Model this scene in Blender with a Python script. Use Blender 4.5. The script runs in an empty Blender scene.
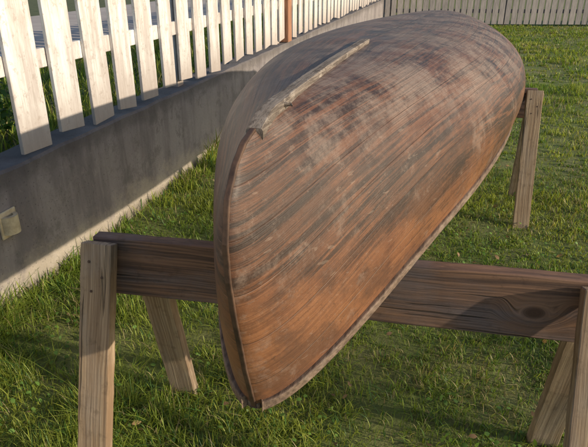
import bpy, math, random
import numpy as np
from mathutils import Vector, Matrix
random.seed(3); rng=np.random.default_rng(5)
scene=bpy.context.scene
COL=scene.collection

# ---------------------------------------------------------------- helpers
class NT:
    def __init__(s,name,rough=0.7):
        s.mat=bpy.data.materials.new(name); s.mat.use_nodes=True
        s.t=s.mat.node_tree; s.b=s.t.nodes['Principled BSDF']; s.b.inputs['Roughness'].default_value=rough
        s.out=s.t.nodes['Material Output']
    def set(s,sock,v):
        if v is None: return
        if isinstance(v,bpy.types.NodeSocket): s.t.links.new(v,sock)
        else:
            if isinstance(v,(tuple,list)) and len(v)==3 and sock.type=='RGBA': v=(*v,1)
            sock.default_value=v
    def node(s,ty,**kw):
        n=s.t.nodes.new(ty)
        for k,v in kw.items(): setattr(n,k,v)
        return n
    def math(s,op,a,b=None,c=None,clamp=False):
        n=s.node('ShaderNodeMath',operation=op,use_clamp=clamp)
        s.set(n.inputs[0],a); s.set(n.inputs[1],b); s.set(n.inputs[2],c); return n.outputs[0]
    def mix(s,f,a,b,mode='MIX'):
        n=s.node('ShaderNodeMix',data_type='RGBA',blend_type=mode)
        s.set(n.inputs[0],f); s.set(n.inputs[6],a); s.set(n.inputs[7],b); return n.outputs[2]
    def coord(s,k='Object'): return s.node('ShaderNodeTexCoord').outputs[k]
    def map(s,v,scale=(1,1,1),loc=(0,0,0),rot=(0,0,0)):
        n=s.node('ShaderNodeMapping'); s.set(n.inputs[0],v); n.inputs['Scale'].default_value=scale
        n.inputs['Location'].default_value=loc; n.inputs['Rotation'].default_value=rot; return n.outputs[0]
    def noise(s,v,scale=1,detail=4,rough=.55,dist=0):
        n=s.node('ShaderNodeTexNoise'); s.set(n.inputs['Vector'],v)
        n.inputs['Scale'].default_value=scale; n.inputs['Detail'].default_value=detail
        n.inputs['Roughness'].default_value=rough; n.inputs['Distortion'].default_value=dist; return n.outputs[0]
    def vor(s,v,scale=1,out='Distance'):
        n=s.node('ShaderNodeTexVoronoi'); s.set(n.inputs['Vector'],v); n.inputs['Scale'].default_value=scale; return n.outputs[out]
    def white(s,v):
        n=s.node('ShaderNodeTexWhiteNoise',noise_dimensions='1D'); s.set(n.inputs['W'],v); return n.outputs['Value']
    def sep(s,v):
        n=s.node('ShaderNodeSeparateXYZ'); s.set(n.inputs[0],v); return n.outputs
    def comb(s,x,y,z=0):
        n=s.node('ShaderNodeCombineXYZ'); s.set(n.inputs[0],x); s.set(n.inputs[1],y); s.set(n.inputs[2],z); return n.outputs[0]
    def step(s,v,a,b,c=0.,d=1.):
        n=s.node('ShaderNodeMapRange',interpolation_type='SMOOTHSTEP'); s.set(n.inputs[0],v)
        for i,x in enumerate((a,b,c,d)): n.inputs[i+1].default_value=x
        return n.outputs[0]
    def bump(s,h,strength=.3,dist=.01):
        n=s.node('ShaderNodeBump'); s.set(n.inputs['Height'],h); n.inputs['Strength'].default_value=strength
        n.inputs['Distance'].default_value=dist; s.t.links.new(n.outputs[0],s.b.inputs['Normal'])
    def base(s,c): s.set(s.b.inputs['Base Color'],c)
    def rough(s,c): s.set(s.b.inputs['Roughness'],c)

def empty(name,mat=Matrix()):
    o=bpy.data.objects.new(name,None); COL.objects.link(o); o.matrix_world=mat; o.empty_display_size=.1; return o
def add(name,mesh,mat=None,parent=None,matrix=None):
    o=bpy.data.objects.new(name,mesh); COL.objects.link(o)
    if mat: mesh.materials.append(mat)
    if parent: o.parent=parent
    if matrix is not None: o.matrix_local=matrix
    return o
def pymesh(name,v,f,smooth=False):
    m=bpy.data.meshes.new(name); m.from_pydata([tuple(p) for p in v],[],f); m.update()
    if smooth: m.polygons.foreach_set('use_smooth',[True]*len(m.polygons))
    return m
def trimesh(name,V,F,col=None):
    m=bpy.data.meshes.new(name); V=np.asarray(V,np.float32); F=np.asarray(F,np.int32)
    m.vertices.add(len(V)); m.vertices.foreach_set('co',V.ravel())
    m.loops.add(F.size); m.loops.foreach_set('vertex_index',F.ravel())
    m.polygons.add(len(F)); m.polygons.foreach_set('loop_start',np.arange(0,F.size,3,dtype=np.int32))
    m.polygons.foreach_set('loop_total',np.full(len(F),3,np.int32))
    m.update(calc_edges=True)
    if col is not None:
        a=m.attributes.new('col','FLOAT_COLOR','POINT'); c=np.ones((len(V),4),np.float32); c[:,:3]=col
        a.data.foreach_set('color',c.ravel())
    return m
def boxvf(c,ax,ay,az):
    c=Vector(c); v=[]
    for sx in(-1,1):
        for sy in(-1,1):
            for sz in(-1,1): v.append(c+ax*sx+ay*sy+az*sz)
    f=[(0,1,3,2),(4,6,7,5),(0,4,5,1),(2,3,7,6),(0,2,6,4),(1,5,7,3)]
    return v,f
def joinboxes(name,boxes):
    V=[];F=[]
    for b in boxes:
        v,f=b; o=len(V); V+=v; F+=[tuple(i+o for i in q) for q in f]
    return pymesh(name,V,F)
def bevel(o,w=.003,seg=2):
    b=o.modifiers.new('bevel','BEVEL'); b.width=w; b.segments=seg; b.limit_method='ANGLE'
def board(name,p0,p1,wdir,width,thick,mat,parent,bev=.003):
    """local X along length, Y = width, Z = thickness"""
    p0=Vector(p0);p1=Vector(p1); x=(p1-p0); L=x.length; x.normalize()
    z=x.cross(Vector(wdir)).normalized(); y=z.cross(x).normalized()
    M=Matrix((x,y,z)).transposed().to_4x4(); M.translation=(p0+p1)/2
    n=24; V=[];F=[]
    for i in range(n+1):
        t=-L/2+L*i/n
        j=lambda:random.uniform(-.0009,.0009)
        V+=[(t,-width/2+j(),-thick/2+j()),(t,width/2+j(),-thick/2+j()),(t,width/2+j(),thick/2+j()),(t,-width/2+j(),thick/2+j())]
    for i in range(n):
        a=i*4
        for k in range(4): F.append((a+k,a+4+k,a+4+(k+1)%4,a+(k+1)%4))
    F.append((0,1,2,3)); e=n*4; F.append((e+3,e+2,e+1,e))
    m=pymesh(name,V,F); o=add(name,m,mat,parent,M); bevel(o,bev); return o
def vnoise(x,y,scale,seed=0):
    r=np.random.default_rng(seed); G=r.random((64,64)); X=x/scale+100; Y=y/scale+100
    xi=np.floor(X).astype(int); yi=np.floor(Y).astype(int); fx=X-xi; fy=Y-yi
    fx=fx*fx*(3-2*fx); fy=fy*fy*(3-2*fy); g=lambda a,b:G[a%64,b%64]
    return (g(xi,yi)*(1-fx)+g(xi+1,yi)*fx)*(1-fy)+(g(xi,yi+1)*(1-fx)+g(xi+1,yi+1)*fx)*fy

# ---------------------------------------------------------------- camera
H=1.42; PITCH=math.atan(260/577.)
cam=bpy.data.cameras.new('camera'); camo=bpy.data.objects.new('camera',cam); COL.objects.link(camo)
cam.sensor_width=36; cam.lens=36*577/588.; cam.clip_start=.05; cam.clip_end=1500
camo.location=(0,0,H); camo.rotation_euler=(math.pi/2-PITCH,0,0); scene.camera=camo

# ---------------------------------------------------------------- light
EL=math.radians(18.5); AZ=math.radians(112)
to=Vector((math.cos(EL)*math.sin(AZ),math.cos(EL)*math.cos(AZ),math.sin(EL)))
w=bpy.data.worlds.new('World'); scene.world=w; w.use_nodes=True
wn=w.node_tree; bg=wn.nodes['Background']; sky=wn.nodes.new('ShaderNodeTexSky'); sky.sky_type='NISHITA'
sky.sun_disc=False; sky.sun_elevation=EL; sky.sun_rotation=AZ
wn.links.new(sky.outputs[0],bg.inputs[0]); bg.inputs[1].default_value=.15
sl=bpy.data.lights.new('sun','SUN'); sl.energy=5; sl.angle=math.radians(.6); sl.color=(1,.85,.63)
so=bpy.data.objects.new('sun',sl); COL.objects.link(so); so.rotation_euler=to.to_track_quat('Z','Y').to_euler()
so.location=(12,-2,6)
scene.view_settings.view_transform='Standard'; scene.view_settings.look='None'; scene.view_settings.exposure=0

# ---------------------------------------------------------------- materials
def mat_soil():
    m=NT('lawn_soil',.95); c=m.coord()
    n=m.noise(c,3,6,.6); n2=m.noise(c,40,5,.7)
    col=m.mix(m.step(n,.35,.65),(.09,.11,.03),(.16,.13,.07))
    col=m.mix(m.math('MULTIPLY',n2,.8),col,(.16,.22,.04)); m.base(col); m.bump(n2,.6,.02); return m.mat
def mat_grass():
    m=NT('grass_blades',.5)
    a=m.node('ShaderNodeAttribute',attribute_name='col').outputs['Color']
    m.base(a); m.b.inputs['Specular IOR Level'].default_value=.4
    tr=m.node('ShaderNodeBsdfTranslucent'); m.set(tr.inputs[0],m.mix(1.,a,(1.2,1.2,.5),'MULTIPLY'))
    mx=m.node('ShaderNodeMixShader'); mx.inputs[0].default_value=.42
    m.t.links.new(m.b.outputs[0],mx.inputs[1]); m.t.links.new(tr.outputs[0],mx.inputs[2])
    m.t.links.new(mx.outputs[0],m.out.inputs[0]); return m.mat
def mat_board(name,light,dark,knot=None,grey=(.2,.17,.17),greyamt=.5,ringamt=.12):
    m=NT(name,.8); c=m.coord(); o=m.sep(c)
    rnd=m.node('ShaderNodeObjectInfo').outputs['Random']
    zz=m.math('ADD',o[2],m.math('MULTIPLY',rnd,7.))
    warp=m.noise(m.comb(m.math('MULTIPLY',o[0],1.6),m.math('MULTIPLY',o[1],5),zz),1.,3,.5)
    y=m.math('ADD',o[1],m.math('MULTIPLY',m.math('SUBTRACT',warp,.5),.045))
    if knot:
        dx=m.math('MULTIPLY',m.math('SUBTRACT',o[0],knot[0]),.62); dy=m.math('SUBTRACT',o[1],knot[1])
        d=m.math('SQRT',m.math('ADD',m.math('MULTIPLY',dx,dx),m.math('MULTIPLY',dy,dy)))
        y=m.mix(m.step(d,.012,.065),m.math('ADD',d,m.math('MULTIPLY',warp,.006)),y)
        y=m.sep(y)[0]
    fine=m.noise(m.comb(m.math('MULTIPLY',o[0],2.6),m.math('MULTIPLY',y,190.),m.math('MULTIPLY',zz,60)),1.,6,.7)
    rings=m.noise(m.comb(m.math('MULTIPLY',o[0],1.2),m.math('MULTIPLY',y,62.),zz),1.,2,.4)
    g=m.math('ADD',m.math('MULTIPLY',fine,.8),m.math('MULTIPLY',m.step(rings,.35,.65),ringamt))
    col=m.mix(m.step(g,.30,.68),dark,light)
    big=m.noise(m.comb(m.math('MULTIPLY',o[0],2.4),m.math('MULTIPLY',o[1],9.),zz),1.,5,.65)
    col=m.mix(m.math('MULTIPLY',m.step(big,.4,.62),greyamt),col,m.mix(m.step(fine,.35,.65),tuple(x*.55 for x in grey),tuple(x*1.35 for x in grey)))
    crack=m.noise(m.comb(m.math('MULTIPLY',o[0],2.),m.math('MULTIPLY',y,70.),zz),1.,3,.5)
    ck=m.step(crack,.66,.70); col=m.mix(m.math('MULTIPLY',ck,.8),col,(.02,.013,.01))
    blot=m.noise(c,22,5,.7); col=m.mix(m.math('MULTIPLY',m.step(blot,.55,.72),.4),col,tuple(x*.4 for x in dark))
    if knot:
        kk=m.step(d,.008,.020,1.,0.); col=m.mix(m.math('MULTIPLY',kk,.8),col,(.05,.022,.012))
    m.base(col); m.bump(m.math('SUBTRACT',g,m.math('MULTIPLY',ck,1.5)),.8,.003); return m.mat
def mat_hull():
    m=NT('weathered_cedar_hull',.45); uv=m.sep(m.coord('UV')); u,v=uv[0],uv[1]
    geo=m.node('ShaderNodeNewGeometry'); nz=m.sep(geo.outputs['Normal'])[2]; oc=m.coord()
    N=8.; vp=m.math('MULTIPLY',v,N)
    wob=m.math('MULTIPLY',m.math('SUBTRACT',m.noise(m.comb(u,v),1.3,2),.5),.12)
    vp=m.math('ADD',vp,wob)
    pid=m.math('FLOOR',vp); fr=m.math('FRACT',vp); pr=m.white(pid)
    seamd=m.math('MINIMUM',fr,m.math('SUBTRACT',1.,fr))
    sbreak=m.step(m.noise(m.comb(m.math('MULTIPLY',u,5.),m.math('MULTIPLY',pid,3.7)),1.,3,.6),.38,.6)
    seam=m.math('MULTIPLY',m.step(seamd,.004,.016,1.,0.),m.math('ADD',.25,m.math('MULTIPLY',sbreak,.75)))
    us=m.math('ADD',u,m.math('MULTIPLY',pr,13.))
    ww=m.noise(m.comb(m.math('MULTIPLY',us,1.2),m.math('MULTIPLY',v,6.),pr),1.,3,.5)
    vy=m.math('ADD',v,m.math('MULTIPLY',ww,.07))
    fine=m.noise(m.comb(m.math('MULTIPLY',us,4.),m.math('MULTIPLY',vy,260.),pr),1.,6,.75)
    med=m.noise(m.comb(m.math('MULTIPLY',us,3.0),m.math('MULTIPLY',vy,48.),pr),1.,7,.74)
    col=m.mix(m.step(fine,.3,.7),(.095,.038,.021),(.205,.088,.044))
    col=m.mix(m.math('MULTIPLY',pr,.35),col,(.125,.055,.031))
    hz=m.sep(oc)[2]; na=m.noise(oc,3.2,7,.72)
    hzn=m.math('ADD',hz,m.math('MULTIPLY',m.math('SUBTRACT',na,.5),.65))
    low=m.step(hzn,.76,.98,1.,0.)
    col=m.mix(m.math('MULTIPLY',low,.6),col,m.mix(m.step(fine,.3,.7),(.18,.074,.034),(.34,.158,.070)))
    bl=m.noise(m.map(oc,(1.8,3.4,3.4)),1.,8,.72); col=m.mix(m.math('MULTIPLY',m.step(bl,.46,.58),.6),col,(.058,.031,.023))
    zone=m.noise(m.comb(m.math('MULTIPLY',u,1.0),m.math('MULTIPLY',v,5.)),1.,5,.65)
    zf=m.math('MULTIPLY',m.step(hzn,.82,1.0),m.step(zone,.32,.52))
    st=m.math('MULTIPLY',m.step(med,.45,.55),zf)
    col=m.mix(m.math('MULTIPLY',st,.9),col,(.024,.015,.013))
    st2=m.math('MULTIPLY',m.step(med,.57,.65),.65); col=m.mix(st2,col,(.036,.020,.016))
    # dusty, sun-bleached, worn-through varnish on the flat bottom, lightened further as painted skylight
    dz=m.noise(oc,3.5,9,.78); dust_skylit=m.math('MULTIPLY',m.step(nz,.30,.85),m.step(dz,.40,.58))
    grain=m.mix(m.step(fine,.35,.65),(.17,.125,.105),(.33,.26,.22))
    col=m.mix(m.math('MULTIPLY',dust_skylit,.74),col,grain)
    sc=m.noise(oc,5.,9,.8); scm=m.math('MULTIPLY',m.step(sc,.52,.66),.42); col=m.mix(scm,col,(.29,.215,.175))
    sp3=m.noise(oc,22,7,.85); col=m.mix(m.math('MULTIPLY',m.step(sp3,.56,.68),.22),col,(.33,.26,.22))
    spk=m.noise(oc,120,4,.8); spm=m.math('MULTIPLY',m.step(spk,.61,.69),.3); col=m.mix(spm,col,(.36,.29,.24))
    spd=m.noise(oc,60,5,.8); col=m.mix(m.math('MULTIPLY',m.step(spd,.58,.66),.5),col,(.03,.018,.014))
    scr=m.noise(m.map(oc,(26,2.5,80),rot=(0,.3,.2)),1.,3,.5); col=m.mix(m.math('MULTIPLY',m.step(scr,.68,.71),.2),col,(.36,.27,.21))
    col=m.mix(m.math('MULTIPLY',seam,.6),col,(.025,.014,.01))
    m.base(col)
    rg=m.math('ADD',m.math('ADD',.34,m.math('MULTIPLY',m.noise(oc,6,7,.75),.34)),m.math('MULTIPLY',dust_skylit,.25)); m.rough(rg)
    m.b.inputs['Specular IOR Level'].default_value=.45
    m.b.inputs['Coat Weight'].default_value=.08; m.b.inputs['Coat Roughness'].default_value=.35
    h=m.math('SUBTRACT',m.math('ADD',m.math('MULTIPLY',fine,.6),m.math('MULTIPLY',m.noise(oc,14,6,.65),.9)),m.math('MULTIPLY',seam,1.0))
    m.bump(h,.55,.003); return m.mat
def mat_greywood(name,a=(.21,.145,.105),b=(.07,.045,.032)):
    m=NT(name,.75); c=m.coord()
    n=m.noise(m.map(c,(3,110,110)),1.,5,.7); n2=m.noise(m.map(c,(1,3,3)),7,6,.75)
    col=m.mix(m.step(n,.3,.7),b,a); col=m.mix(m.math('MULTIPLY',m.step(n2,.50,.68),.45),col,(.30,.245,.205))
    m.base(col); m.bump(n,.5,.002); return m.mat
def mat_bark():
    m=NT('weathered_keel_batten',.9); c=m.coord()
    n=m.noise(m.map(c,(5,150,120)),1.,6,.75); n2=m.noise(m.map(c,(.6,1,1)),40,6,.8)
    col=m.mix(m.step(n,.36,.62),(.09,.07,.058),(.27,.225,.19)); col=m.mix(m.math('MULTIPLY',m.step(n2,.53,.66),.6),col,(.42,.375,.33))
    n3=m.noise(m.map(c,(.5,1,1)),26,5,.75); col=m.mix(m.math('MULTIPLY',m.step(n3,.54,.62),.6),col,(.06,.042,.035))
    m.base(col); m.bump(n,.7,.003); return m.mat
def mat_concrete():
    m=NT('concrete',.9); c=m.coord('Object')
    n=m.noise(c,1.6,7,.65); f=m.noise(c,60,6,.75); st=m.noise(m.map(c,(6,6,.8)),1.,6,.65)
    col=m.mix(m.step(n,.3,.7),(.235,.210,.222),(.35,.318,.32))
    col=m.mix(m.math('MULTIPLY',m.step(st,.42,.64),.65),col,(.12,.105,.115))
    bl=m.noise(c,4.5,8,.78); col=m.mix(m.math('MULTIPLY',m.step(bl,.52,.62),.5),col,(.11,.10,.098))
    bl2=m.noise(m.map(c,(1,1,1),(5,3,2)),6.5,8,.78); col=m.mix(m.math('MULTIPLY',m.step(bl2,.54,.66),.35),col,(.42,.38,.36))
    col=m.mix(m.math('MULTIPLY',f,.35),col,(.17,.155,.16))
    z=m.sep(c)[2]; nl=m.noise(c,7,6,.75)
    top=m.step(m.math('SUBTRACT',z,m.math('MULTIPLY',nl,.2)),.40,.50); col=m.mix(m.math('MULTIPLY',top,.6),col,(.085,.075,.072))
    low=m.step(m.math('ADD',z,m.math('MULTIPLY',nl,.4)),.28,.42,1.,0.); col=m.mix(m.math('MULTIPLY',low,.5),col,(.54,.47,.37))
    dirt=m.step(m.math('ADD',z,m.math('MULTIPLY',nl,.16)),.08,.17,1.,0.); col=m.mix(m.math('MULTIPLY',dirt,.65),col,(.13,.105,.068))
    pit=m.vor(m.map(c,(1,1,1)),55); pm=m.step(pit,.1,.16,1.,0.); col=m.mix(m.math('MULTIPLY',pm,.5),col,(.08,.07,.07))
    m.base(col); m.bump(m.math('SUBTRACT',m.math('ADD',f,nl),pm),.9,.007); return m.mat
def mat_white():
    m=NT('white_fence_paint',.7); c=m.coord()
    n=m.noise(m.map(c,(14,14,2.)),1.,6,.7); f=m.noise(c,25,6,.8); g=m.noise(m.map(c,(60,60,3)),1.,5,.75)
    col=m.mix(m.step(n,.36,.62),(.76,.74,.725),(.50,.45,.43)); col=m.mix(m.math('MULTIPLY',m.step(f,.54,.62),.55),col,(.34,.28,.25))
    col=m.mix(m.math('MULTIPLY',m.step(g,.54,.64),.45),col,(.36,.31,.28))
    z=m.sep(c)[2]; zz=m.math('ADD',z,m.math('MULTIPLY',n,.3)); col=m.mix(m.math('MULTIPLY',m.step(zz,.72,1.08,1.,0.),.8),col,m.mix(f,(.24,.185,.17),(.46,.39,.36)))
    m.base(col); m.bump(m.math('ADD',n,g),.5,.003); return m.mat
def mat_simple(name,a,b,scale=8,rough=.8,bump=.3,vs=(1,1,1)):
    m=NT(name,rough); c=m.coord(); n=m.noise(m.map(c,vs),scale,5,.65); m.base(m.mix(m.step(n,.3,.7),a,b)); m.bump(n,bump,.004); return m.mat

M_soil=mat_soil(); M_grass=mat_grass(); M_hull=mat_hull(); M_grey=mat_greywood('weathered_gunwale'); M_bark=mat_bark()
M_conc=mat_concrete(); M_white=mat_white()
M_beam=mat_board('dark_weathered_timber',(.26,.145,.092),(.068,.040,.032),knot=(.50,-.012),grey=(.12,.10,.108),greyamt=.8)
M_beam2=mat_board('dark_weathered_timber_b',(.22,.12,.08),(.06,.035,.028),grey=(.115,.095,.105),greyamt=.8)
M_leg=mat_board('weathered_stud_timber',(.43,.32,.21),(.20,.13,.08),grey=(.31,.255,.205),greyamt=.6)
M_stem=mat_simple('stem_band_wood',(.04,.022,.016),(.12,.068,.044),20,.6,.4)

# ---------------------------------------------------------------- ground
g=pymesh('ground',[(-400,-400,0),(400,-400,0),(400,600,0),(-400,600,0)],[(0,1,2,3)]); add('ground',g,M_soil)

WX=-1.862; WS=.268
wd=Vector((WS,1,0)).normalized(); wn_=Vector((wd.y,-wd.x,0))
def wp(Y,off=0,z=0): 
    p=Vector((WX+WS*Y,Y,z))+wn_*off; p.z=z; return p
WT=.615
V=[];F=[]; n=140; Y0,Y1=-4,15.6
for i in range(n+1):
    Y=Y0+(Y1-Y0)*i/n
    jt=random.uniform(-.005,.005)
    for off,z in((0,-.1),(random.uniform(-.002,.002),.3),(0,WT-.012+jt),(-.012,WT+jt),(-.2,WT+jt),(-.2,-.1)):
        V.append(wp(Y,off,z))
for i in range(n):
    for k in range(5): a=i*6+k; F.append((a,a+6,a+7,a+1))
F.append(tuple(range(5,-1,-1))); F.append(tuple(n*6+k for k in range(6)))
add('concrete_retaining_wall',pymesh('wall',V,F),M_conc)

# picket fence on the wall
fence=empty('picket_fence')
boxes=[]; Y=-3.72; sp=.262
up=Vector((0,0,1))
while Y<15.3:
    wdt=.092+random.uniform(-.012,.008); lean=random.uniform(-.022,.022)
    zt=1.95+random.uniform(-.02,.02); zb=WT+.008+random.uniform(-.0,.05)
    if not (2.24<Y<2.5):
        c=wp(Y,-.03+random.uniform(-.005,.005),(zt+zb)/2); uu=(up+wd*lean).normalized()
        hw=wd*wdt; th=wn_*.010; bot=c-uu*((zt-zb)/2); top=c+uu*((zt-zb)/2-.07); tip=c+uu*((zt-zb)/2)
        sk=uu*random.uniform(-.012,.012)
        v=[bot-hw-th-sk,bot+hw-th+sk,top+hw-th,tip-th,top-hw-th, bot-hw+th-sk,bot+hw+th+sk,top+hw+th,tip+th,top-hw+th]
        f=[(0,1,2,3,4),(9,8,7,6,5)]+[(i,i+5,(i+1)%5+5,(i+1)%5) for i in range(5)]
        boxes.append((v,f))
    Y+=sp*random.uniform(.96,1.04)
o=add('pickets',joinboxes('pickets',boxes),M_white,fence); bevel(o,.002,1)
boxes=[]
for z in(1.02,1.72): boxes.append(boxvf(wp(5.9,-.062,z),wd*9.9,wn_*.018,up*.043))
Yp=-3
while Yp<15:
    boxes.append(boxvf(wp(Yp,-.13,1.27),wd*.045,wn_*.045,up*.66)); Yp+=2.4
o=add('rails_and_posts',joinboxes('rails',boxes),M_white,fence); bevel(o,.003,1)
M_post=mat_simple('reddish_post_wood',(.26,.12,.07),(.40,.20,.12),6,.8,.5,(8,8,1))
boxes=[boxvf(wp(6.75,.02-.08,1.33),wd*.07,wn_*.07,up*.71),boxvf(wp(6.75,.02-.08,2.06),wd*.085,wn_*.085,up*.018)]
o=add('wooden_gate_post',joinboxes('post',boxes),M_post); bevel(o,.004)

# wall bracket
M_brk=mat_simple('beige_metal',(.60,.52,.37),(.42,.34,.23),30,.5,.08)
br=empty('wall_bracket')
c=wp(2.29,.006,.39)
o=add('plate',joinboxes('plate',[boxvf(c,wd*.052,wn_*.0055,up*.06)]),M_brk,br); bevel(o,.004)
V=[];F=[]; seg=16
for i in range(seg+1):
    a=math.pi*i/seg
    for rr in(.024,.042):
        for zz in(-.040,.040):
            V.append(c+wn_*(.004+rr*math.sin(a))+wd*(rr*math.cos(a))+up*zz)
for i in range(seg):
    a=i*4; b=a+4
    F+=[(a,a+1,b+1,b),(a+2,b+2,b+3,a+3),(a,b,b+2,a+2),(a+1,a+3,b+3,b+1)]
add('hook_loop',pymesh('loop',V,F,False),M_brk,br)

# neighbour yard
M_yard=mat_simple('neighbour_lawn_soil',(.05,.07,.02),(.1,.11,.04),6,.95,.5)
a=wp(-60,-.2,.50);b=wp(120,-.2,.50)
add('neighbour_yard',pymesh('ny',[a,b,b+Vector((-90,0,0)),a+Vector((-90,0,0))],[(0,1,2,3)]),M_yard)
M_drv=mat_simple('driveway_concrete',(.36,.31,.29),(.44,.39,.36),3,.9,.2)
a=wp(-40,-2.0,.506);b=wp(60,-2.0,.506)
add('driveway',pymesh('drv',[a,b,b-wn_*4,a-wn_*4],[(0,1,2,3)]),M_drv)

# back fence
bf=empty('back_fence'); boxes=[]; X=2.0
M_bf=mat_simple('grey_fence_wood',(.20,.185,.19),(.32,.29,.29),5,.85,.3,(8,8,1))
while X<16:
    h=1.55+random.uniform(-.03,.03); w_=.062+random.uniform(-.005,.005); ww=Vector((w_,random.uniform(-.004,.004),0))
    Yb=15.2-.05*(X-2)
    boxes.append(boxvf((X,Yb,.05+h/2),ww,Vector((0,.01,0)),Vector((random.uniform(-.01,.01),0,h/2)))); X+=.155
add('pickets',joinboxes('bp',boxes),M_bf,bf)
boxes=[]
dx=Vector((1,-.05,0)).normalized()
for z in(.35,1.25): boxes.append(boxvf(Vector((9,15.2-.35+.045,z)),dx*7.1,Vector((0,.02,0)),up*.045))
for X in(2.4,5.2,8,10.8,13.6): boxes.append(boxvf((X,15.3-.05*(X-2),.8),Vector((.05,0,0)),Vector((0,.05,0)),up*.8))
add('rails_and_posts',joinboxes('br',boxes),M_bf,bf)

# ---------------------------------------------------------------- canoe
AX=Vector((.306,.952,0)).normalized(); O=Vector((-.0775,.896,0)); ang=math.atan2(AX.y,AX.x)
CM=Matrix.Translation(O)@Matrix.Rotation(ang,4,'Z')
canoe=empty('canoe',CM)
L=4.25
def sm(x): x=max(0,min(1,x)); return x*x*(3-2*x)
def gz(u): return .782-.157*abs(2*u-1)**6.5
def kz(u):
    s=u*L; k=1.205-.03*abs(2*u-1)**3 if u<.5 else 1.205
    return k-.036*max(s-1.0,0)-(.02*max(s-3.4,0)**2)
def bw(u): return .470*max(math.sin(math.pi*u),0)**.61
SF=[(0,0),(.2,-.036),(.45,-.072),(.6,-.088),(.72,-.092),(.84,-.078),(.92,-.045),(.965,-.008),(.99,.045),(1,.095)]
def S(f):
    for (a,b),(c,d) in zip(SF,SF[1:]):
        if f<=c: 
            t=(f-a)/(c-a); return b+(d-b)*t
    return SF[-1][1]
def hp(u,q,side,off=0):
    e=min(u,1-u); n=1.6+1.75*sm(e/.15)
    ph=q*math.pi/2; f=math.sin(ph)**(2/n)
    y=bw(u)*math.cos(ph)**(2/n) if q<1 else 0
    y*=1+(.08*sm(e/.12)+.07)*math.sin(math.pi*min(f,1))
    fa=math.exp(-(u/.06)**1.3); fb=math.exp(-((1-u)/.06)**1.3)
    s=u*L+S(f)*fa-S(f)*fb
    z=gz(u)+(kz(u)-gz(u))*f
    return Vector((s,-side*y,z))
NU,NQ=150,44
us=[.5-.5*math.cos(math.pi*i/NU) for i in range(NU+1)]
V=[];F=[];UV=[]
rows=[(1,q/NQ) for q in range(NQ)]+[(1,1.)]+[(-1,1-q/NQ) for q in range(1,NQ+1)]
R=len(rows)
for u in us:
    for sd,q in rows: V.append(hp(u,q,sd)); UV.append((u*L,(1-q)*.86*sd))
for i in range(NU):
    for k in range(R-1): a=i*R+k; F.append((a,a+1,a+R+1,a+R))
m=pymesh('hull',V,F,True); uvl=m.uv_layers.new(name='UVMap')
for lp in m.loops: uvl.data[lp.index].uv=UV[lp.vertex_index]
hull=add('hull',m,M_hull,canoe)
sd_=hull.modifiers.new('solid','SOLIDIFY'); sd_.thickness=.010; sd_.offset=0
def sweep(name,pts,outs,ups,w,h,mat,smooth=False,rj=0,bv=.003):
    V=[];F=[];n=len(pts)
    for i,(p,o,u_) in enumerate(zip(pts,outs,ups)):
        j=lambda:1+random.uniform(-rj,rj)
        for a,b in((-.5,-.5),(.5,-.5),(.5,.5),(-.5,.5)): V.append(p+o*(a*w*j())+u_*(b*h*j()))
    for i in range(n-1):
        for k in range(4): F.append((i*4+k,i*4+4+k,i*4+4+(k+1)%4,i*4+(k+1)%4))
    F.append((3,2,1,0)); e=(n-1)*4; F.append((e,e+1,e+2,e+3))
    o=add(name,pymesh(name,V,F,smooth),mat,canoe); bevel(o,bv,2); return o
for sd,nm in((1,'outwale_starboard'),(-1,'outwale_port')):
    for inner in(0,1):
        P=[];Oo=[];U=[]
        uu=[.5-.5*math.cos(math.pi*(i/110)) for i in range(2,109)]
        for u in uu:
            p=hp(u,0.015,sd); a=hp(max(u-.004,0),.015,sd); b=hp(min(u+.004,1),.015,sd); t=(b-a); t.z=0; t.normalize()
            o_=Vector((t.y,-t.x,0))*sd
            if o_.y*(-sd)<0 and abs(o_.y)>.05: o_=-o_
            P.append(p+o_*(.0105 if not inner else -.0115)+Vector((0,0,.001-.004*inner))); Oo.append(o_); U.append(Vector((0,0,1)))
        sweep(nm if not inner else nm.replace('out','in'),P,Oo,U,.012,.021-.003*inner,M_grey,rj=.04)
for end in(0,1):
    P=[];U=[];Oo=[]
    for i in range(60):
        q=.0+i/59*.97; u=0.0 if end==0 else 1.0
        P.append(hp(u,q,1))
    for i in range(60):
        t=(P[min(i+1,59)]-P[max(i-1,0)]).normalized(); nrm=Vector((-t.z,0,t.x)) if end==0 else Vector((t.z,0,-t.x))
        U.append(nrm); Oo.append(Vector((0,1,0)))
    P=[p+u_*.002 for p,u_ in zip(P,U)]
    sweep('stem_band' if end==0 else 'stern_band',P,Oo,U,.011,.011,M_stem,rj=.06,bv=.002)
for end in(0,1):
    V=[];F=[]
    uu=[.012,.03,.05,.07]
    if end: uu=[1-x for x in uu]
    for u in uu:
        for z in(-.012,.012):
            for sd in(1,-1): p=hp(u,.02,sd); V.append(Vector((p.x,p.y*.96,p.z+z+.008)))
    for i in range(3):
        a=i*4; F+=[(a,a+1,a+5,a+4),(a+2,a+6,a+7,a+3),(a,a+4,a+6,a+2),(a+1,a+3,a+7,a+5)]
    F+=[(0,2,3,1),(12,13,15,14)]
    add('bow_deck' if not end else 'stern_deck',pymesh('deck',V,F),M_grey,canoe)
tip=hp(0,0,1)
nb=joinboxes('nose',[boxvf(tip+Vector((.024,0,.003)),Vector((.030,0,-.002)),Vector((0,.014,0)),Vector((0,0,.012)))])
o=add('bow_nose_block',nb,M_grey,canoe); bevel(o,.004)
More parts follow.
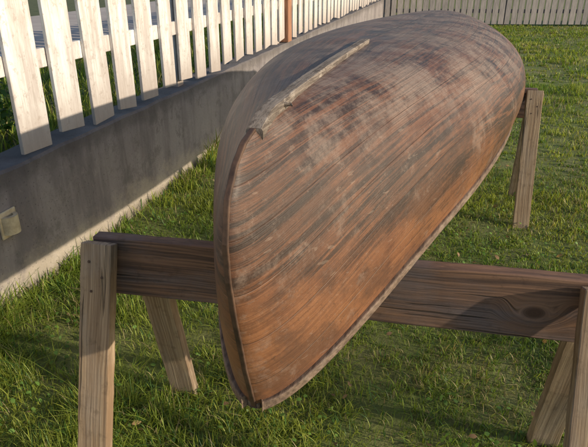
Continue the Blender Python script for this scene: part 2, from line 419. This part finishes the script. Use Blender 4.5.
for u in(.22,.5,.78):
    a=hp(u,.06,1); y=a.y*.97
    add('thwart',joinboxes('thwart',[boxvf((a.x,0,a.z-.005),Vector((.03,0,0)),Vector((0,abs(y),0)),up*.010)]),M_grey,canoe)
# worn keel batten: flat strip with eroded edges
n=90;V=[];F=[]; prof=[(-1,-1),(-1,.55),(-.82,.95),(-.1,1.),(.82,.95),(1,.55),(1,-1)]; NS=len(prof)
w0=[random.uniform(-1,1) for _ in range(200)]
for i in range(n+1):
    t=i/n; s=.032+t*.94
    base=kz(max(s-.02,0)/L)
    if s<.11: base-= (.11-s)**2*3.2
    y=-.003+.005*math.sin(t*3.6)
    hw=.0150*(1-.22*t)*(1+.04*math.sin(t*23)+.035*w0[i%150]); hh=.0095*(1-.15*t)*(1+.03*w0[(i+40)%150])
    if .10<t<.16: hw*=1.12
    if t>.95: f_=(1-t)/.05; hw*=.35+.65*f_; hh*=.5+.5*f_
    for px,pz in prof: V.append(Vector((s,y+px*hw*random.uniform(.97,1.03),base+.009+pz*hh*random.uniform(.97,1.02))))
for i in range(n):
    for k in range(NS): F.append((i*NS+k,i*NS+(k+1)%NS,(i+1)*NS+(k+1)%NS,(i+1)*NS+k))
F.append(tuple(range(NS-1,-1,-1))); F.append(tuple(n*NS+k for k in range(NS)))
add('keel_batten',pymesh('ks',V,F,False),M_bark,canoe)
V=[];F=[]
for i,(s,y,z,r) in enumerate([(.15,-.010,1.188,.007),(.145,-.019,1.190,.005),(.155,-.026,1.189,.003),(.15,-.030,1.187,.002)]):
    for k in range(6): a=k*math.pi/3; V.append(Vector((s+r*math.cos(a),y,z+r*math.sin(a))))
for i in range(3):
    for k in range(6): F.append((i*6+k,i*6+(k+1)%6,(i+1)*6+(k+1)%6,(i+1)*6+k))
add('splinter',pymesh('tw',V,F,True),M_bark,canoe)

# ---------------------------------------------------------------- sawhorses
def sawhorse(pl,pr,ztop,bmat,legmat,xs):
    pl=Vector(pl);pr=Vector(pr); c=(pl+pr)/2; d=(pr-pl).normalized(); back=Vector((-d.y,d.x,0))
    Mx=Matrix((d,back,up)).transposed().to_4x4(); Mx.translation=c
    e=empty('sawhorse',Mx); Lh=(pr-pl).length/2; bh=.172
    board('beam',(-Lh,0,ztop-bh/2),(Lh,0,ztop-bh/2),(0,0,1),bh,.040,bmat,e)
    for sx,fx,bx in((-1,-Lh+.032,-Lh+.115),(1,Lh-.02,Lh+xs)):
        for sy in(-1,1):
            x=fx if sy<0 else bx
            a=math.radians(17)
            zt=ztop-.004 if sy<0 else ztop-.03
            ytop=.042; yb=ytop+zt*math.tan(a)*.98
            xb=x+(-.01 if sx<0 else .012)
            lg=board('leg',(x,sy*ytop,zt),(xb,sy*yb,-.01),(1,0,0),.088,.038,legmat,e)
            if sy<0:
                for (du,dv) in((-.018,-.05),(.02,-.09),(-.01,-.13)):
                    Vn=[];Fn=[]
                    for k in range(8): a2=k*math.pi/4; Vn.append(Vector((.004*math.cos(a2),.004*math.sin(a2),0)))
                    for k in range(8): a2=k*math.pi/4; Vn.append(Vector((.0035*math.cos(a2),.0035*math.sin(a2),.0012)))
                    for k in range(8): Fn.append((k,(k+1)%8,8+(k+1)%8,8+k))
                    Fn.append(tuple(range(8,16)))
                    Lb=(Vector((xb,sy*yb,-.01))-Vector((x,sy*ytop,zt))).length
                    for sgn in(1,-1):
                        add('nail',pymesh('nail',[(v.x,v.y,v.z*sgn) for v in Vn],Fn),M_stem,lg,Matrix.Translation((-Lb/2-dv,du,sgn*.0195)))
    return e
sawhorse((-.543,1.43,0),(.735,1.178,0),.745,M_beam,M_leg,.01)
dd=Vector((.97,-.24,0)).normalized(); pr=Vector((1.41,3.36,0)); sawhorse(pr-dd*1.28,pr,.76,M_beam2,M_leg,.0)

# ---------------------------------------------------------------- grass
def blades(x,y,h,w,lean,az,cbase,ctip,nseg):
    n=len(x); nv=2*nseg+1
    V=np.zeros((n,nv,3)); C=np.zeros((n,nv,3))
    fa=az+rng.uniform(-.6,.6,n)+math.pi/2
    wx,wy=np.cos(fa),np.sin(fa); dx,dy=np.cos(az),np.sin(az)
    for s in range(nseg+1):
        t=s/nseg; off=lean*h*t**1.7; zz=h*t*(1-.38*np.minimum(lean,1.5)*t)
        cx=x+dx*off; cy=y+dy*off; ww=w*(1-t**2.2)*.5*(.8+.4*t)
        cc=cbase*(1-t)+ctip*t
        if s<nseg:
            V[:,2*s]=np.stack([cx-wx*ww,cy-wy*ww,zz],1); V[:,2*s+1]=np.stack([cx+wx*ww,cy+wy*ww,zz],1); C[:,2*s]=cc;C[:,2*s+1]=cc
        else: V[:,2*s]=np.stack([cx,cy,zz],1); C[:,2*s]=cc
    f=[]
    for s in range(nseg-1):
        a=2*s; f+=[(a,a+1,a+3),(a,a+3,a+2)]
    a=2*(nseg-1); f.append((a,a+1,a+2))
    f=np.array(f); F=(f[None]+ (np.arange(n)*nv)[:,None,None]).reshape(-1,3)
    return V.reshape(-1,3),F,C.reshape(-1,3)
def colors(n,x,y):
    A=np.array([.17,.27,.038]);B=np.array([.40,.44,.075]);Cc=np.array([.08,.17,.042])
    t=np.clip((vnoise(x,y,.5,3)-.2)*.9+rng.random(n)*.45,0,1)[:,None]
    c=A*(1-t)+B*t; d=(rng.random(n)<.08+.26*vnoise(x,y,.3,12))[:,None]; c=np.where(d,Cc*(.7+.8*rng.random((n,1))),c)
    dry=(rng.random(n)<.04+.30*np.clip(vnoise(x,y,.35,9)-.35,0,1)*1.5)[:,None]; c=np.where(dry,np.array([.46,.38,.20])*(.5+.7*rng.random((n,1))),c)
    c=c*(.75+.5*rng.random((n,1)))
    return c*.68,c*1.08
parts=[]
def region(x0,x1,y0,y1,dens,hm,wm,nseg,seed):
    n=int((x1-x0)*(y1-y0)*dens)
    nc=max(n//14,1); cx=rng.uniform(x0,x1,nc); cy=rng.uniform(y0,y1,nc)
    ci=rng.integers(0,nc,n); sp=.016
    loose=rng.random(n)<.35
    x=np.where(loose,rng.uniform(x0,x1,n),cx[ci]+rng.normal(0,sp,n)); y=np.where(loose,rng.uniform(y0,y1,n),cy[ci]+rng.normal(0,sp,n))
    keep=x>(WX+WS*y+.015)
    dn=vnoise(x,y,.28,seed)*.6+vnoise(x,y,.09,seed+1)*.4; keep&=rng.random(n)<np.clip((dn-.15)*2.4,.22,1)
    x=x[keep];y=y[keep];ci=ci[keep];n=len(x)
    hn=.45+1.1*vnoise(x,y,.22,21)*vnoise(x,y,.7,22)*1.7
    ch=rng.uniform(.55,1.4,nc)[ci]
    nearwall=np.exp(-((x-(WX+WS*y))/.16)**2)
    h=hm*hn*ch*rng.uniform(.5,1.25,n)*(1+4.2*nearwall*vnoise(x,y,.3,31)**1.3); w_=wm*rng.uniform(.6,1.5,n)*(1+.5*nearwall)
    lean=rng.gamma(2.2,.33,n); az=rng.uniform(0,2*math.pi,n)
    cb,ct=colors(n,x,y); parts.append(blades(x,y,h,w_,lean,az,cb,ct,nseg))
region(-1.7,1.8,.5,2.2,15000,.050,.0031,3,1)
region(-1.4,2.6,2.2,4.2,9000,.050,.0042,3,2)
region(-1.0,5.0,4.2,7.5,3400,.052,.007,2,3)
region(-.5,9.5,7.5,15.3,1200,.055,.013,2,4)
region(-2.5,1.8,-1.5,.5,1500,.05,.006,2,5)
region(1.8,4.5,-1.5,2.2,1500,.05,.006,2,6)
region(2.6,6,2.2,4.2,1200,.05,.008,2,7)
def nregion():
    n=26000; t=rng.uniform(0,14,n); o=-.22-rng.random(n)*1.8
    x=WX+WS*t+wn_.x*o; y=t+wn_.y*o
    h=.12*rng.uniform(.5,1.5,n); cb,ct=colors(n,x,y); V,F,C=blades(x,y,h,.009*rng.uniform(.6,1.4,n),rng.gamma(2,.3,n),rng.uniform(0,6.28,n),cb,ct,2); V[:,2]+=.5; return V,F,C
def merge(ps):
    Vs=[];Fs=[];Cs=[];o=0
    for V,F,C in ps: Vs.append(V);Fs.append(F+o);Cs.append(C);o+=len(V)
    return np.concatenate(Vs),np.concatenate(Fs),np.concatenate(Cs)
add('grass',trimesh('grass',*merge(parts)),M_grass)
add('neighbour_grass',trimesh('ngrass',*nregion()),M_grass)

def leaves(P,size,nrm_tilt,col,elong=1.6):
    n=len(P); az=rng.uniform(0,6.283,n); ti=rng.normal(0,nrm_tilt,n); ro=rng.normal(0,nrm_tilt,n)
    d=np.stack([np.cos(az)*np.cos(ti),np.sin(az)*np.cos(ti),np.sin(ti)],1)
    s=np.stack([-np.sin(az)*np.cos(ro),np.cos(az)*np.cos(ro),np.sin(ro)],1)
    nn=np.cross(d,s)
    L_=size*rng.uniform(.6,1.3,n); L_=L_[:,None]; W=L_/elong
    pts=[P,P+d*L_*.3+s*W*.45+nn*L_*.06,P+d*L_*.7+s*W*.38+nn*L_*.04,P+d*L_-nn*L_*.08,P+d*L_*.7-s*W*.38+nn*L_*.04,P+d*L_*.3-s*W*.45+nn*L_*.06]
    V=np.stack(pts,1).reshape(-1,3); f=np.array([(0,1,5),(1,2,4),(1,4,5),(2,3,4)])
    F=(f[None]+(np.arange(n)*6)[:,None,None]).reshape(-1,3); return V,F,np.repeat(col,6,0)
n=7000; x=rng.uniform(-1.5,2.4,n);y=rng.uniform(.6,4.5,n); k_=(x>WX+WS*y+.03)&(vnoise(x,y,.3,55)>.5); x=x[k_];y=y[k_]
P=np.stack([x,y,rng.uniform(.010,.040,len(x))],1); c=np.array([.14,.25,.05])*rng.uniform(.6,1.6,(len(x),1))
add('broadleaf_weeds',trimesh('weeds',*leaves(P,.018,.45,c,1.3)),M_grass)
n=300; x=rng.uniform(-1.4,2.4,n);y=rng.uniform(.8,5,n);k_=(x>WX+WS*y+.05);x=x[k_];y=y[k_]
P=np.stack([x,y,rng.uniform(.015,.035,len(x))],1); c=np.array([.36,.23,.13])*rng.uniform(.4,1.4,(len(x),1))
add('fallen_leaves',trimesh('dead',*leaves(P,.028,.4,c,1.7)),M_grass)

M_bk=mat_simple('shrub_bark',(.07,.05,.035),(.16,.12,.08),30)
def shrub(name,centers,nleaf,leafsize,stems,thr=.36):
    e=empty(name); ps=[]
    for (cx,cy,cz,rx,ry,rz) in centers:
        n=nleaf; d=rng.normal(size=(n,3)); d/=np.linalg.norm(d,axis=1)[:,None]; r=rng.random(n)**.45*rng.uniform(.75,1.1,n)
        P=np.stack([cx+d[:,0]*r*rx,cy+d[:,1]*r*ry,np.maximum(cz+d[:,2]*r*rz,.05)],1)
        cl=vnoise(P[:,0]*3+P[:,2]*2,P[:,1]*3+P[:,2],.8,77); P=P[cl>thr]; 
        c=np.array([.06,.12,.03])*rng.uniform(.5,1.7,(len(P),1)); ps.append(leaves(P,leafsize,.8,c,1.9))
    add('foliage',trimesh(name+'_leaves',*merge(ps)),M_grass,e)
    V=[];F=[]
    for (a,b,r) in stems:
        a=Vector(a);b=Vector(b); o=len(V)
        for i in range(5):
            t=i/4; p=a.lerp(b,t)+Vector((random.uniform(-.04,.04),random.uniform(-.04,.04),0)); rr=r*(1-.7*t)
            for k in range(6): V.append(p+Vector((rr*math.cos(k*1.047),rr*math.sin(k*1.047),0)))
        for i in range(4):
            for k in range(6): F.append((o+i*6+k,o+i*6+(k+1)%6,o+(i+1)*6+(k+1)%6,o+(i+1)*6+k))
    add('stems',pymesh(name+'_stems',V,F,True),M_bk,e)
cs=[];st=[]
for i in range(4):
    cy=-5.0+i*.8; cs.append((8+random.uniform(-.4,.4),cy,1.6,.7,.46,.95+random.uniform(-.25,.15)))
    for j in range(2): st.append(((8,cy+random.uniform(-.1,.1),0),(8+random.uniform(-.4,.4),cy+random.uniform(-.4,.4),2.0),.03))
shrub('offframe_shade_shrub',cs,480,.085,st,.44)  # unseen, added only to shade the foreground grass
shrub('offframe_shade_tree',[(8,-1.2,2.85,.5,.5,.30),(8.1,-.65,2.95,.5,.45,.30),(7.9,-.1,2.85,.4,.35,.25)],330,.085,  # unseen crown added to dapple the sun on wall foot and grass
      [((8,-.7,0),(8,-.7,2.3),.045),((8,-.7,1.9),(8,-1.2,2.9),.022),((8,-.7,2.0),(8.1,-.6,3.1),.022),((8,-.7,1.9),(7.9,-.1,2.9),.02)],.42)
q=wp(2.9,-.75); q2=wp(2.2,-.7)
shrub('low_leafy_shrub',[(q.x,q.y,.72,.35,.45,.3),(q2.x,q2.y,.75,.35,.4,.32)],1100,.05,[((q.x,q.y,.5),(q.x+.1,q.y,.9),.012),((q2.x,q2.y,.5),(q2.x,q2.y+.1,.9),.012)])
